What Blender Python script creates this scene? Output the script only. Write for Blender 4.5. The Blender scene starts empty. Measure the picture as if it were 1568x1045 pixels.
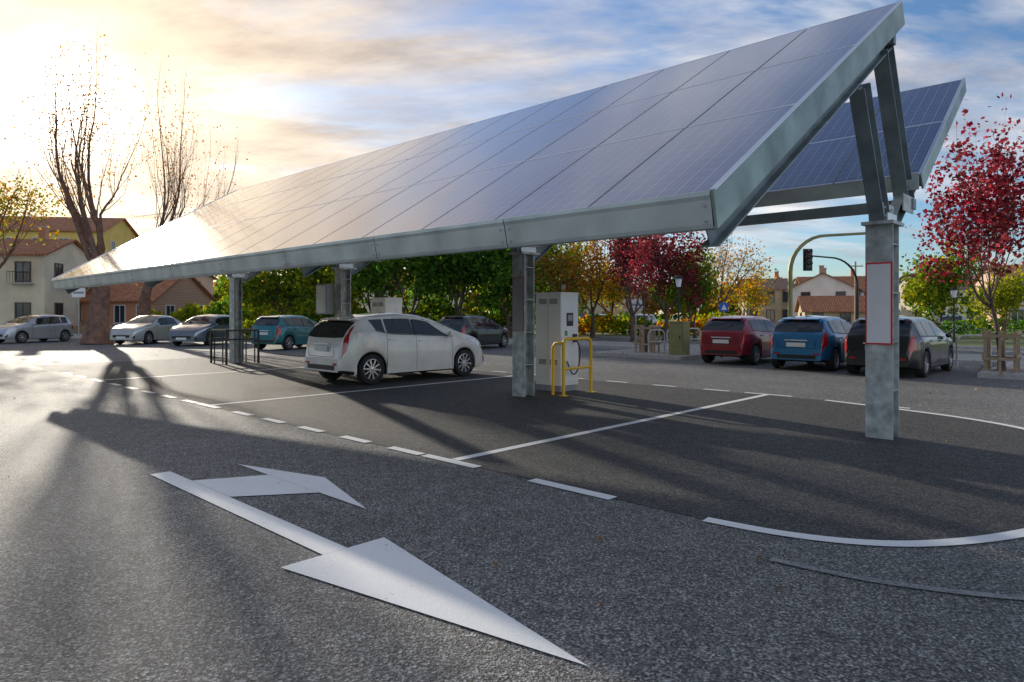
import bpy, math, random
import numpy as np
from mathutils import Vector, Matrix
R=math.radians
scene=bpy.context.scene
SITE=R(-43.65)          # the car park grid is turned against north
cS,sS=math.cos(SITE),math.sin(SITE)
def S(x,y): return (cS*x-sS*y, sS*x+cS*y)

# ------------------------------------------------------------ materials
def nt(name):
    m=bpy.data.materials.new(name); m.use_nodes=True
    t=m.node_tree; return m,t,t.nodes['Principled BSDF']
def N(t,typ,**k):
    n=t.nodes.new(typ)
    for a,b in k.items(): setattr(n,a,b)
    return n
def ramp(t,pts):
    r=t.nodes.new('ShaderNodeValToRGB'); e=r.color_ramp.elements
    while len(e)<len(pts): e.new(.5)
    for i,(p,c) in enumerate(pts):
        e[i].position=p; e[i].color=(c if len(c)==4 else (*c,1))
    return r
def mat(name,col,rough=.6,metal=0,var=.15,scale=4,bump=0,bscale=40,coat=0,spec=.5):
    m,t,b=nt(name)
    b.inputs['Roughness'].default_value=rough; b.inputs['Metallic'].default_value=metal
    b.inputs['Coat Weight'].default_value=coat; b.inputs['Coat Roughness'].default_value=.03
    b.inputs['Specular IOR Level'].default_value=spec
    tc=N(t,'ShaderNodeTexCoord')
    if var>0:
        n=N(t,'ShaderNodeTexNoise'); n.inputs['Scale'].default_value=scale; n.inputs['Detail'].default_value=5
        t.links.new(tc.outputs['Object'],n.inputs['Vector'])
        r=ramp(t,[(.3,[c*(1-var) for c in col]),(.7,[min(1,c*(1+var)) for c in col])])
        t.links.new(n.outputs['Fac'],r.inputs['Fac']); t.links.new(r.outputs['Color'],b.inputs['Base Color'])
    else: b.inputs['Base Color'].default_value=(*col,1)
    if bump>0:
        n=N(t,'ShaderNodeTexNoise'); n.inputs['Scale'].default_value=bscale; n.inputs['Detail'].default_value=3
        t.links.new(tc.outputs['Object'],n.inputs['Vector'])
        bp=N(t,'ShaderNodeBump'); bp.inputs['Strength'].default_value=bump; bp.inputs['Distance'].default_value=.01
        t.links.new(n.outputs['Fac'],bp.inputs['Height']); t.links.new(bp.outputs['Normal'],b.inputs['Normal'])
    return m
def asphalt(name,lo,hi,patch,rough=.72,tint=(1,.985,.95)):
    m,t,b=nt(name); tc=N(t,'ShaderNodeTexCoord')
    v=N(t,'ShaderNodeTexVoronoi'); v.inputs['Scale'].default_value=90
    n1=N(t,'ShaderNodeTexNoise'); n1.inputs['Scale'].default_value=60; n1.inputs['Detail'].default_value=4; n1.inputs['Roughness'].default_value=.65
    n2=N(t,'ShaderNodeTexNoise'); n2.inputs['Scale'].default_value=.45; n2.inputs['Detail'].default_value=7; n2.inputs['Roughness'].default_value=.62
    n3=N(t,'ShaderNodeTexNoise'); n3.inputs['Scale'].default_value=7; n3.inputs['Detail'].default_value=5
    for n in (v,n1,n2,n3): t.links.new(tc.outputs['Object'],n.inputs['Vector'])
    def mul(a,bb):
        mx=N(t,'ShaderNodeMix',data_type='RGBA',blend_type='MULTIPLY'); mx.inputs[0].default_value=1
        t.links.new(a,mx.inputs[6]); t.links.new(bb,mx.inputs[7]); return mx.outputs[2]
    r1=ramp(t,[(.38,[lo*q for q in tint]),(.51,[(lo+hi)*.45*q for q in tint]),(.64,[hi*q for q in tint])])
    t.links.new(n1.outputs['Fac'],r1.inputs['Fac'])
    rv=ramp(t,[(.22,(.5,.5,.51)),(.55,(.95,.95,.93)),(.80,(1.95,1.92,1.85))])
    t.links.new(v.outputs['Color'],rv.inputs['Fac'])
    c=mul(r1.outputs['Color'],rv.outputs['Color'])
    rp=ramp(t,[(.3,(1-patch,)*3),(.7,(1+patch,)*3)]); t.links.new(n2.outputs['Fac'],rp.inputs['Fac']); c=mul(c,rp.outputs['Color'])
    rp3=ramp(t,[(.35,(.85,)*3),(.65,(1.13,)*3)]); t.links.new(n3.outputs['Fac'],rp3.inputs['Fac']); c=mul(c,rp3.outputs['Color'])
    t.links.new(c,b.inputs['Base Color'])
    b.inputs['Roughness'].default_value=rough; b.inputs['Specular IOR Level'].default_value=.36
    add=N(t,'ShaderNodeMath',operation='ADD'); t.links.new(n1.outputs['Fac'],add.inputs[0]); t.links.new(v.outputs['Distance'],add.inputs[1])
    bp=N(t,'ShaderNodeBump'); bp.inputs['Strength'].default_value=.75; bp.inputs['Distance'].default_value=.007
    t.links.new(add.outputs[0],bp.inputs['Height']); t.links.new(bp.outputs['Normal'],b.inputs['Normal'])
    return m
def paintmark(name,wear,hi=.8,lo=.07,soft=.09):
    m,t,b=nt(name); tc=N(t,'ShaderNodeTexCoord')
    n1=N(t,'ShaderNodeTexNoise'); n1.inputs['Scale'].default_value=55; n1.inputs['Detail'].default_value=5
    n2=N(t,'ShaderNodeTexNoise'); n2.inputs['Scale'].default_value=3.5; n2.inputs['Detail'].default_value=7
    for n in (n1,n2): t.links.new(tc.outputs['Object'],n.inputs['Vector'])
    ad=N(t,'ShaderNodeMath',operation='MULTIPLY_ADD'); ad.inputs[1].default_value=.55
    t.links.new(n2.outputs['Fac'],ad.inputs[0]); t.links.new(n1.outputs['Fac'],ad.inputs[2])
    r=ramp(t,[(wear,(lo,)*3),(min(.98,wear+soft),(hi*.9,hi*.9,hi*.87)),(1,(hi,hi,hi*.97))])
    t.links.new(ad.outputs[0],r.inputs['Fac']); t.links.new(r.outputs['Color'],b.inputs['Base Color'])
    b.inputs['Roughness'].default_value=.6
    bp=N(t,'ShaderNodeBump'); bp.inputs['Strength'].default_value=.4; bp.inputs['Distance'].default_value=.004
    t.links.new(n1.outputs['Fac'],bp.inputs['Height']); t.links.new(bp.outputs['Normal'],b.inputs['Normal'])
    return m
def leafmat(name,cols,trans=.5):
    m=bpy.data.materials.new(name); m.use_nodes=True; t=m.node_tree; t.nodes.clear()
    o=N(t,'ShaderNodeOutputMaterial'); g=N(t,'ShaderNodeNewGeometry')
    r=ramp(t,[(i/(len(cols)-1 or 1),c) for i,c in enumerate(cols)])
    t.links.new(g.outputs['Random Per Island'],r.inputs['Fac'])
    d=N(t,'ShaderNodeBsdfDiffuse'); tr=N(t,'ShaderNodeBsdfTranslucent')
    hs=N(t,'ShaderNodeHueSaturation'); hs.inputs['Value'].default_value=2.1; hs.inputs['Saturation'].default_value=1.1
    t.links.new(r.outputs['Color'],d.inputs['Color']); t.links.new(r.outputs['Color'],hs.inputs['Color']); t.links.new(hs.outputs['Color'],tr.inputs['Color'])
    mx=N(t,'ShaderNodeMixShader'); mx.inputs[0].default_value=trans
    t.links.new(d.outputs[0],mx.inputs[1]); t.links.new(tr.outputs[0],mx.inputs[2]); t.links.new(mx.outputs[0],o.inputs[0])
    return m
def solarmat():
    m,t,b=nt('solar_glass'); tc=N(t,'ShaderNodeTexCoord'); sp=N(t,'ShaderNodeSeparateXYZ')
    t.links.new(tc.outputs['Object'],sp.inputs[0])
    def line(out,pitch,w):
        d=N(t,'ShaderNodeMath',operation='DIVIDE'); d.inputs[1].default_value=pitch; t.links.new(out,d.inputs[0])
        f=N(t,'ShaderNodeMath',operation='FRACT'); t.links.new(d.outputs[0],f.inputs[0])
        l=N(t,'ShaderNodeMath',operation='LESS_THAN'); l.inputs[1].default_value=w; t.links.new(f.outputs[0],l.inputs[0]); return l.outputs[0]
    a=line(sp.outputs[0],1.094/7,.04); c=line(sp.outputs[1],1.913/12,.03); bb=line(sp.outputs[0],1.094/21,.05)
    cm=N(t,'ShaderNodeMath',operation='MULTIPLY'); cm.inputs[1].default_value=.6; t.links.new(c,cm.inputs[0])
    mxm=N(t,'ShaderNodeMath',operation='MAXIMUM'); t.links.new(a,mxm.inputs[0]); t.links.new(cm.outputs[0],mxm.inputs[1])
    hb=N(t,'ShaderNodeMath',operation='MULTIPLY'); hb.inputs[1].default_value=.45; t.links.new(bb,hb.inputs[0])
    mm=N(t,'ShaderNodeMath',operation='MAXIMUM'); t.links.new(mxm.outputs[0],mm.inputs[0]); t.links.new(hb.outputs[0],mm.inputs[1])
    n=N(t,'ShaderNodeTexNoise'); n.inputs['Scale'].default_value=2; n.inputs['Detail'].default_value=6
    t.links.new(tc.outputs['Object'],n.inputs['Vector'])
    g=N(t,'ShaderNodeNewGeometry'); ad=N(t,'ShaderNodeMath',operation='MULTIPLY_ADD'); ad.inputs[1].default_value=.35
    t.links.new(g.outputs['Random Per Island'],ad.inputs[0]); t.links.new(n.outputs['Fac'],ad.inputs[2])
    r=ramp(t,[(.35,(.055,.068,.135)),(.95,(.10,.115,.20))]); t.links.new(ad.outputs[0],r.inputs['Fac'])
    mx=N(t,'ShaderNodeMix',data_type='RGBA'); mx.inputs[7].default_value=(.42,.44,.50,1)
    t.links.new(mm.outputs[0],mx.inputs[0]); t.links.new(r.outputs['Color'],mx.inputs[6])
    t.links.new(mx.outputs[2],b.inputs['Base Color'])
    b.inputs['Roughness'].default_value=.28; b.inputs['Coat Weight'].default_value=1; b.inputs['Coat Roughness'].default_value=.07
    return m
def brickmat(name,c1,c2,mortar,sc):
    m,t,b=nt(name); tc=N(t,'ShaderNodeTexCoord'); br=N(t,'ShaderNodeTexBrick')
    mp=N(t,'ShaderNodeMapping'); mp.inputs['Rotation'].default_value=(R(90),0,0)
    t.links.new(tc.outputs['Object'],mp.inputs[0]); t.links.new(mp.outputs[0],br.inputs['Vector'])
    br.inputs['Color1'].default_value=(*c1,1); br.inputs['Color2'].default_value=(*c2,1); br.inputs['Mortar'].default_value=(*mortar,1)
    br.inputs['Scale'].default_value=sc; t.links.new(br.outputs['Color'],b.inputs['Base Color']); b.inputs['Roughness'].default_value=.85
    return m
def tilemat(name,c1,c2):
    m,t,b=nt(name); tc=N(t,'ShaderNodeTexCoord')
    w=N(t,'ShaderNodeTexWave',bands_direction='X'); w.inputs['Scale'].default_value=1.3; w.inputs['Distortion'].default_value=.6
    n=N(t,'ShaderNodeTexNoise'); n.inputs['Scale'].default_value=2.5; n.inputs['Detail'].default_value=8
    for q in (w,n): t.links.new(tc.outputs['Object'],q.inputs['Vector'])
    r=ramp(t,[(.3,c1),(.7,c2)]); t.links.new(n.outputs['Fac'],r.inputs['Fac'])
    r2=ramp(t,[(.0,(.55,)*3),(.6,(1,)*3)]); t.links.new(w.outputs['Fac'],r2.inputs['Fac'])
    mx=N(t,'ShaderNodeMix',data_type='RGBA',blend_type='MULTIPLY'); mx.inputs[0].default_value=1
    t.links.new(r.outputs['Color'],mx.inputs[6]); t.links.new(r2.outputs['Color'],mx.inputs[7]); t.links.new(mx.outputs[2],b.inputs['Base Color'])
    b.inputs['Roughness'].default_value=.85
    bp=N(t,'ShaderNodeBump'); bp.inputs['Strength'].default_value=.8; bp.inputs['Distance'].default_value=.05
    t.links.new(w.outputs['Fac'],bp.inputs['Height']); t.links.new(bp.outputs['Normal'],b.inputs['Normal'])
    return m

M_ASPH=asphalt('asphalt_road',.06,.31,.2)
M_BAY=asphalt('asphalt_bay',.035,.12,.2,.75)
M_MARK=paintmark('road_paint',.46,.88); M_MARKOLD=paintmark('road_paint_worn',.66,.32,.12,.22)
M_GRASS=mat('grass_ground',(.10,.13,.04),.9,var=.5,scale=1.5)
M_PAVE=mat('paving',(.36,.34,.30),.85,var=.2,scale=3,bump=.3)
M_KERB=mat('kerb_stone',(.46,.45,.42),.8,var=.15,scale=6,bump=.3)
M_SOLAR=solarmat()
M_GALV=mat('galvanised_steel',(.48,.50,.48),.5,.3,var=.38,scale=7,bump=.1,bscale=12)
M_FASC=mat('fascia_sheet',(.50,.54,.51),.42,.35,var=.22,scale=2.2,bump=.06,bscale=5)
M_SKIRT=mat('end_skirt_sheet',(.26,.33,.30),.4,.4,var=.35,scale=2.5,bump=.06,bscale=5)
M_STEEL=mat('beam_paint',(.22,.26,.27),.5,.25,var=.25,scale=4)
M_ALU=mat('aluminium',(.7,.72,.75),.35,.6,var=.05)
M_SEAM=mat('black_seal',(.012,.012,.014),.6,var=0)
M_BLACK=mat('black_plastic',(.015,.015,.016),.45,var=0)
M_TYRE=mat('tyre_rubber',(.02,.02,.02),.75,var=.2,scale=20)
M_RIM=mat('alloy_rim',(.62,.63,.65),.25,.8,var=0)
M_GLASS=mat('car_glass',(.012,.016,.018),.04,0,var=0,spec=.8)
M_TAIL=mat('tail_lamp',(.42,.01,.012),.12,var=0,coat=1)
M_HEAD=mat('head_lamp',(.6,.62,.65),.1,.3,var=0,coat=1)
M_PLATE=mat('number_plate',(.75,.75,.72),.4,var=0)
M_WHITE=mat('cabinet_white',(.80,.80,.77),.4,var=.06,scale=2)
M_GREYP=mat('panel_grey',(.30,.31,.33),.5,var=.1)
M_YEL=mat('safety_yellow',(.88,.52,.02),.4,var=.08,scale=3)
M_DARKM=mat('dark_metal',(.03,.032,.035),.4,.5,var=.1)
M_REDB=mat('red_border',(.75,.02,.025),.5,var=0)
M_SIGNW=mat('sign_white',(.86,.84,.85),.45,var=.05,scale=3)
M_SIGNB=mat('sign_blue',(.02,.12,.5),.4,var=0)
M_LABEL=mat('green_label',(.05,.35,.1),.5,var=0)
M_BARK=mat('bark',(.12,.08,.055),.9,var=.45,scale=5,bump=.8,bscale=18)
M_BARKL=mat('bark_light',(.20,.11,.075),.9,var=.4,scale=4,bump=.8,bscale=14)
M_WOOD=mat('timber_stake',(.40,.29,.19),.8,var=.25,scale=9)
M_OLIVE=mat('olive_metal',(.28,.27,.11),.5,.2,var=.15)
M_CREAM=mat('cream_render',(.76,.67,.50),.9,var=.12,scale=.8,bump=.1)
M_YELW=mat('yellow_render',(.76,.54,.16),.9,var=.1,scale=.8)
M_PINK=mat('pink_render',(.68,.46,.34),.9,var=.12,scale=.8)
M_WALLW=mat('white_render',(.80,.77,.70),.9,var=.1,scale=.8)
M_OCHRE=mat('ochre_render',(.54,.42,.27),.9,var=.15,scale=.8)
M_BRICK=brickmat('orange_brick',(.56,.21,.09),(.46,.17,.07),(.44,.36,.29),4)
M_TILE=tilemat('roof_tile',(.40,.14,.07),(.60,.27,.13))
M_TILE2=tilemat('roof_tile_brown',(.28,.16,.11),(.44,.27,.20))
M_WIN=mat('window_glass',(.03,.04,.05),.08,var=0,spec=.8)
M_FRAME=mat('window_frame',(.13,.08,.05),.6,var=.1)
M_FRAMEW=mat('window_frame_white',(.6,.6,.58),.6,var=.05)
M_DOOR=mat('green_door',(.03,.16,.11),.5,var=.1)
L_GREEN=leafmat('leaf_green',[(.03,.06,.012),(.055,.13,.02),(.09,.18,.028),(.15,.22,.04)])
L_YG=leafmat('leaf_yellow_green',[(.08,.12,.015),(.18,.21,.025),(.34,.30,.035)])
L_RED=leafmat('leaf_crimson',[(.10,.012,.02),(.24,.03,.05),(.34,.07,.08),(.24,.05,.05)])
L_MAROON=leafmat('leaf_maroon',[(.07,.025,.025),(.15,.04,.045),(.22,.06,.055)])
L_ORANGE=leafmat('leaf_orange',[(.20,.08,.015),(.42,.18,.025),(.45,.28,.04)])
L_DRY=leafmat('leaf_dry_brown',[(.16,.08,.03),(.28,.14,.05),(.34,.22,.07)])
L_PINKB=leafmat('leaf_rust',[(.22,.07,.03),(.38,.14,.05),(.42,.22,.08)])

# ------------------------------------------------------------ mesh builder
class MB:
    def __init__(s): s.v=[];s.f=[];s.m=[];s.s=[];s.mats=[];s.M=Matrix()
    def mi(s,m):
        if m not in s.mats: s.mats.append(m)
        return s.mats.index(m)
    def add(s,vs,fs,m,smooth=False):
        b=len(s.v); k=s.mi(m); M=s.M
        s.v.extend([tuple(M@Vector(p)) for p in vs])
        for f in fs: s.f.append([i+b for i in f]); s.m.append(k); s.s.append(smooth)
    def box(s,c,d,m,rot=None):
        x,y,z=[q/2 for q in d]
        vs=[Vector((i*x,j*y,k*z)) for i in(-1,1) for j in(-1,1) for k in(-1,1)]
        if rot: vs=[rot@q for q in vs]
        vs=[q+Vector(c) for q in vs]
        s.add(vs,[(0,1,3,2),(4,6,7,5),(0,4,5,1),(2,3,7,6),(0,2,6,4),(1,5,7,3)],m)
    def beam(s,p0,p1,w,h,m,up=(0,0,1)):
        p0=Vector(p0);p1=Vector(p1);d=(p1-p0).normalized()
        a=d.cross(Vector(up)).normalized(); b=a.cross(d)
        vs=[]
        for p in(p0,p1):
            for i,j in((-1,-1),(1,-1),(1,1),(-1,1)): vs.append(p+a*i*w/2+b*j*h/2)
        s.add(vs,[(3,2,1,0),(4,5,6,7),(0,1,5,4),(1,2,6,5),(2,3,7,6),(3,0,4,7)],m)
    def ibeam(s,p0,p1,w,h,m,up=(0,0,1),tf=.016,tw=.011):
        p0=Vector(p0);p1=Vector(p1);d=(p1-p0).normalized()
        a=d.cross(Vector(up)).normalized(); b=a.cross(d)
        s.beam(p0,p1,tw,h-2*tf,m,up)
        for q in(1,-1):
            o=b*q*(h/2-tf/2); s.beam(p0+o,p1+o,w,tf,m,up)
    def tube(s,pts,r,m,n=10,smooth=True):
        pts=[Vector(p) for p in pts]; k=len(pts)
        if not hasattr(r,'__len__'): r=[r]*k
        vs=[];prev=None
        for i,p in enumerate(pts):
            d=(pts[min(i+1,k-1)]-pts[max(i-1,0)]).normalized()
            if prev is None: a=d.orthogonal().normalized()
            else: a=(prev-d*prev.dot(d)).normalized()
            prev=a; b=d.cross(a)
            for j in range(n):
                t=2*math.pi*j/n; vs.append(p+(a*math.cos(t)+b*math.sin(t))*r[i])
        fs=[]
        for i in range(k-1):
            for j in range(n):
                q=(j+1)%n; fs.append((i*n+j,i*n+q,(i+1)*n+q,(i+1)*n+j))
        s.add(vs,fs,m,smooth)
        s.add([vs[j] for j in range(n)][::-1],[tuple(range(n))],m); s.add([vs[(k-1)*n+j] for j in range(n)],[tuple(range(n))],m)
    def lathe(s,prof,m,n=28,axis='X',c=(0,0,0),smooth=True):
        vs=[]
        for (r,h) in prof:
            for j in range(n):
                t=2*math.pi*j/n; a,b=r*math.cos(t),r*math.sin(t)
                p=(h,a,b) if axis=='X' else (a,b,h)
                vs.append((p[0]+c[0],p[1]+c[1],p[2]+c[2]))
        fs=[]
        for i in range(len(prof)-1):
            for j in range(n):
                q=(j+1)%n; fs.append((i*n+j,i*n+q,(i+1)*n+q,(i+1)*n+j))
        s.add(vs,fs,m,smooth)
    def obj(s,name,loc=(0,0,0),rz=0,parent=None,bevel=0,sharp=40,rot=None):
        me=bpy.data.meshes.new(name); me.from_pydata(s.v,[],s.f)
        for m in s.mats: me.materials.append(m)
        me.polygons.foreach_set('material_index',s.m); me.polygons.foreach_set('use_smooth',s.s)
        me.update()
        if any(s.s):
            try: me.set_sharp_from_angle(angle=R(sharp))
            except Exception: pass
        o=bpy.data.objects.new(name,me); scene.collection.objects.link(o)
        o.location=loc; o.rotation_euler=rot if rot else (0,0,rz)
        if parent: o.parent=parent
        if bevel:
            b=o.modifiers.new('bevel','BEVEL'); b.width=bevel; b.segments=2; b.limit_method='ANGLE'
        return o
def empty(name,loc=(0,0,0),rz=0):
    o=bpy.data.objects.new(name,None); scene.collection.objects.link(o); o.location=loc; o.rotation_euler=(0,0,rz); return o
def catmull(pts,n=5):
    out=[]
    for i in range(len(pts)-1):
        p0,p1,p2,p3=[Vector(pts[min(max(j,0),len(pts)-1)]) for j in (i-1,i,i+1,i+2)]
        for k in range(n):
            t=k/n; out.append(tuple(.5*((2*p1)+(p2-p0)*t+(2*p0-5*p1+4*p2-p3)*t*t+(3*p1-p0-3*p2+p3)*t**3)))
    out.append(tuple(pts[-1])); return out

# ------------------------------------------------------------ ground
g=MB(); g.add([(-900,-300,0),(900,-300,0),(900,1500,0),(-900,1500,0)],[(0,1,2,3)],M_GRASS); g.obj('ground')
g=MB(); g.add([(-75,-25,.004),(75,-25,.004),(75,58,.004),(-75,58,.004)],[(0,1,2,3)],M_ASPH); g.obj('asphalt_road')
def site_sheet(polys,z,m,name):
    g=MB()
    for p in polys: g.add([(x,y,z) for x,y in p],[tuple(range(len(p)))],m)
    return g.obj(name,rz=SITE)
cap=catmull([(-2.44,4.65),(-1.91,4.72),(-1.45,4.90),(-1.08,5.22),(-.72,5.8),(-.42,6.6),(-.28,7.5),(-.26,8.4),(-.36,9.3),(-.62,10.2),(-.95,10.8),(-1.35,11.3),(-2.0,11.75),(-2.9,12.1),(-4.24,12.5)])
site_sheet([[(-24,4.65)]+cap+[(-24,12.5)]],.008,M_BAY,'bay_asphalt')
marks=[]
def rect(x0,x1,y0,y1): marks.append([(x0,y0),(x1,y0),(x1,y1),(x0,y1)])
def stripe(pts,w):
    P=[Vector(p) for p in pts]; nr=[]
    for k in range(len(P)):
        d=(P[min(k+1,len(P)-1)]-P[max(k-1,0)]).normalized(); nr.append(Vector((-d.y,d.x))*w/2)
    for i in range(len(P)-1):
        marks.append([tuple(P[i]-nr[i]),tuple(P[i+1]-nr[i+1]),tuple(P[i+1]+nr[i+1]),tuple(P[i]+nr[i])])
for X in (-5.33,-11.45,-17.57):
    rect(X-.06,X+.06,4.72,12.55)
    rect(X-.42,X+.42,4.59,4.71); rect(X-.45,X+.45,12.56,12.68)
    if X<-5.4:
        for k in (1.02,2.02,3.06,4.1,5.1): rect(X+k-.02,X+k+.55,4.59,4.71)
        for k in (1.2,2.4,3.6,4.8): rect(X+k,X+k+.55,12.56,12.68)
    else:
        rect(X+1.15,X+2.06,4.58,4.71)
        rect(X+1.9,X+2.45,12.3,12.42)
rect(-17.57-1.6,-17.57-1.1,4.59,4.71);rect(-17.57-2.8,-17.57-2.3,4.59,4.71)
stripe(cap,.12)
marks.append([(-6.95,2.28),(-3.84,2.28),(-3.84,2.46),(-6.4,2.46),(-6.95,2.46)])
marks.append([(-3.838,1.99),(-1.79,2.36),(-3.838,2.75)])
marks.append([(-6.42,2.463),(-5.62,2.463),(-5.2,3.05),(-6.12,3.05)])
marks.append([(-6.80,3.053),(-4.49,3.053),(-5.64,3.37)])
site_sheet(marks,.012,M_MARK,'road_markings')
marks=[]
stripe(catmull([(-1.75,4.18),(-1.2,4.25),(-.6,4.5),(-.1,4.9),(.4,5.5),(.9,6.4)]),.07)
site_sheet(marks,.0125,M_MARKOLD,'worn_road_markings')

def kerbed(name,poly,h=.13,top=M_PAVE,rz=SITE):
    g=MB(); n=len(poly)
    inn=[]
    for i in range(n):
        a,b,d=Vector(poly[i-1]),Vector(poly[i]),Vector(poly[(i+1)%n])
        e1=(b-a).normalized(); e2=(d-b).normalized()
        n1=Vector((-e1.y,e1.x)); n2=Vector((-e2.y,e2.x)); v=(n1+n2).normalized(); inn.append(tuple(b+v*.17/max(.4,v.dot(n1))))
    for i in range(n):
        j=(i+1)%n
        g.add([(*poly[i],0),(*poly[j],0),(*poly[j],h),(*poly[i],h),(*inn[j],h),(*inn[i],h)],[(0,1,2,3),(3,2,4,5)],M_KERB)
    g.add([(*p,h) for p in inn],[tuple(range(n))],top)
    return g.obj(name,rz=rz)
kerbed('pavement',[(-60,24.2),(30,24.2),(30,28),(-60,28)])
kerbed('planted_kerb_island',[(-15,19.9),(-11.3,19.9),(-11.3,24.1),(-15,24.1)])
kerbed('planted_kerb_island',[(-3.1,19.4),(14,19.4),(14,24.1),(-3.1,24.1)])
kerbed('grass_verge',[(-38,35),(30,35),(30,70),(-38,70)],.12,M_GRASS)
kerbed('left_pavement',[(-70,38.5),(-14,38.5),(-14,47.5),(-70,47.5)],.13,M_PAVE,0)

# ------------------------------------------------------------ solar canopy (site frame)
can=empty('solar_carport',rz=SITE)
X0,X1=-20.9,-2.30; YE,ZE=4.48,2.414; YR,ZR=9.38,5.40
def array(name,ya,za,yb,zb,rows,parent):
    th=math.atan2(zb-za,yb-ya); L=math.hypot(zb-za,yb-ya); px=(X1-X0)/17; py=L/rows
    g=MB()
    for i in range(17):
        for j in range(rows):
            xa,xb=i*px+.014,(i+1)*px-.014; y0,y1=j*py+.003,(j+1)*py-.003
            g.add([(xa,y0+.018,.04),(xb,y0+.018,.04),(xb,y1-.018,.04),(xa,y1-.018,.04)],[(0,1,2,3)],M_SOLAR)
            for q,(e0,e1) in enumerate(((y0,y0+.018),(y1-.018,y1))):
                g.box(((xa+xb)/2,(e0+e1)/2,.021),(xb-xa,e1-e0,.042),M_ALU)
            for e in (xa-.002,xb+.002):
                g.box((e,(y0+y1)/2,.019),(.004,y1-y0,.038),M_ALU)
    g.add([(0,0,.0),(17*px,0,.0),(17*px,L,.0),(0,L,.0)],[(0,1,2,3)],M_SEAM)
    g.add([(0,0,-.004),(17*px,0,-.004),(17*px,L,-.004),(0,L,-.004)],[(3,2,1,0)],M_GALV)
    return g.obj(name,loc=(X0,ya,za),rot=(th,0,0),parent=parent),th
array('solar_panels',YE,ZE-.03,YR,ZR-.03,3,can)
array('rear_solar_panels',10.34,3.40,13.19,5.37,2,can)
g=MB()
def slope_pt(t,off,rear=False):
    if rear: a=(10.34,3.40);b=(13.19,5.40)
    else: a=(YE,ZE);b=(YR,ZR)
    th=math.atan2(b[1]-a[1],b[0]-a[0])
    return (a[0]+(b[0]-a[0])*t+math.sin(th)*off, a[1]+(b[1]-a[1])*t-math.cos(th)*off)
nseg=9
for i in range(nseg):
    xa=X0+(X1-X0)*i/nseg+.005; xb=X0+(X1-X0)*(i+1)/nseg-.005
    prof=[(YE+.02,ZE+.012),(YE-.02,ZE+.012),(YE-.02,ZE-.02),(YE-.005,ZE-.05),(YE+.03,ZE-.22),(YE+.045,ZE-.25),(YE+.14,ZE-.25)]
    vs=[(xa,y,z) for y,z in prof]+[(xb,y,z) for y,z in prof]; k=len(prof)
    g.add(vs,[(j,j+1,j+1+k,j+k) for j in range(k-1)],M_FASC)
    for e in (xa+.05,xb-.05):
        for zz in (-.09,-.2): g.box((e,YE-.004+.16*(-zz-.05),ZE+zz),(.018,.012,.018),M_GREYP)
g.beam((X0,YE+.05,ZE-.14),(X1,YE+.05,ZE-.14),.01,.2,M_SEAM)
for rear in (False,True):
    for X in (X1+.012,X0-.012):
        a=slope_pt(-.003,-.015,rear);b=slope_pt(1.003,-.015,rear);c=slope_pt(1.0,.27 if not rear else .2,rear);d=slope_pt(.0,.25 if not rear else .2,rear)
        if not rear: d=(YE+.05,ZE-.255)
        s=.012
        vs=[(X-s,*a),(X-s,*b),(X-s,*c),(X-s,*d),(X+s,*a),(X+s,*b),(X+s,*c),(X+s,*d)]
        g.add(vs,[(0,1,2,3),(7,6,5,4),(0,4,5,1),(1,5,6,2),(2,6,7,3),(3,7,4,0)],M_SKIRT)
        e=slope_pt(.02,.25 if not rear else .19,rear); f=slope_pt(.99,.27 if not rear else .19,rear); sg=-1 if X>-10 else 1
        g.beam((X+sg*.05,*e),(X+sg*.05,*f),.08,.012,M_FASC)
        a=slope_pt(0,-.02,rear);b=slope_pt(1.0,-.02,rear); g.beam((X,*a),(X,*b),.045,.012,M_ALU)
    a=slope_pt(1.003,0,rear); g.beam((X0,a[0]+.015,a[1]-.1),(X1,a[0]+.015,a[1]-.1),.02,.22,M_FASC)
g.beam((X0,10.31,3.31),(X1,10.31,3.31),.02,.2,M_FASC)
g.obj('fascia',parent=can)
g=MB(); h=MB()
for t in (.06,.25,.42,.6,.78,.95):
    a=slope_pt(t,.11); g.beam((X0+.05,*a),(X1-.05,*a),.06,.14,M_GALV)
for t in (.06,.5,.92):
    a=slope_pt(t,.1,True); g.beam((X0+.05,*a),(X1-.05,*a),.06,.14,M_GALV)
g.beam((X0+.05,10.32,3.02),(X1-.05,10.32,3.02),.14,.14,M_STEEL)
g.beam((X0+.05,9.36,4.98),(X1-.05,9.36,4.98),.1,.16,M_STEEL)
COLX=(-2.47,-8.55,-14.67,-20.72)
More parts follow.
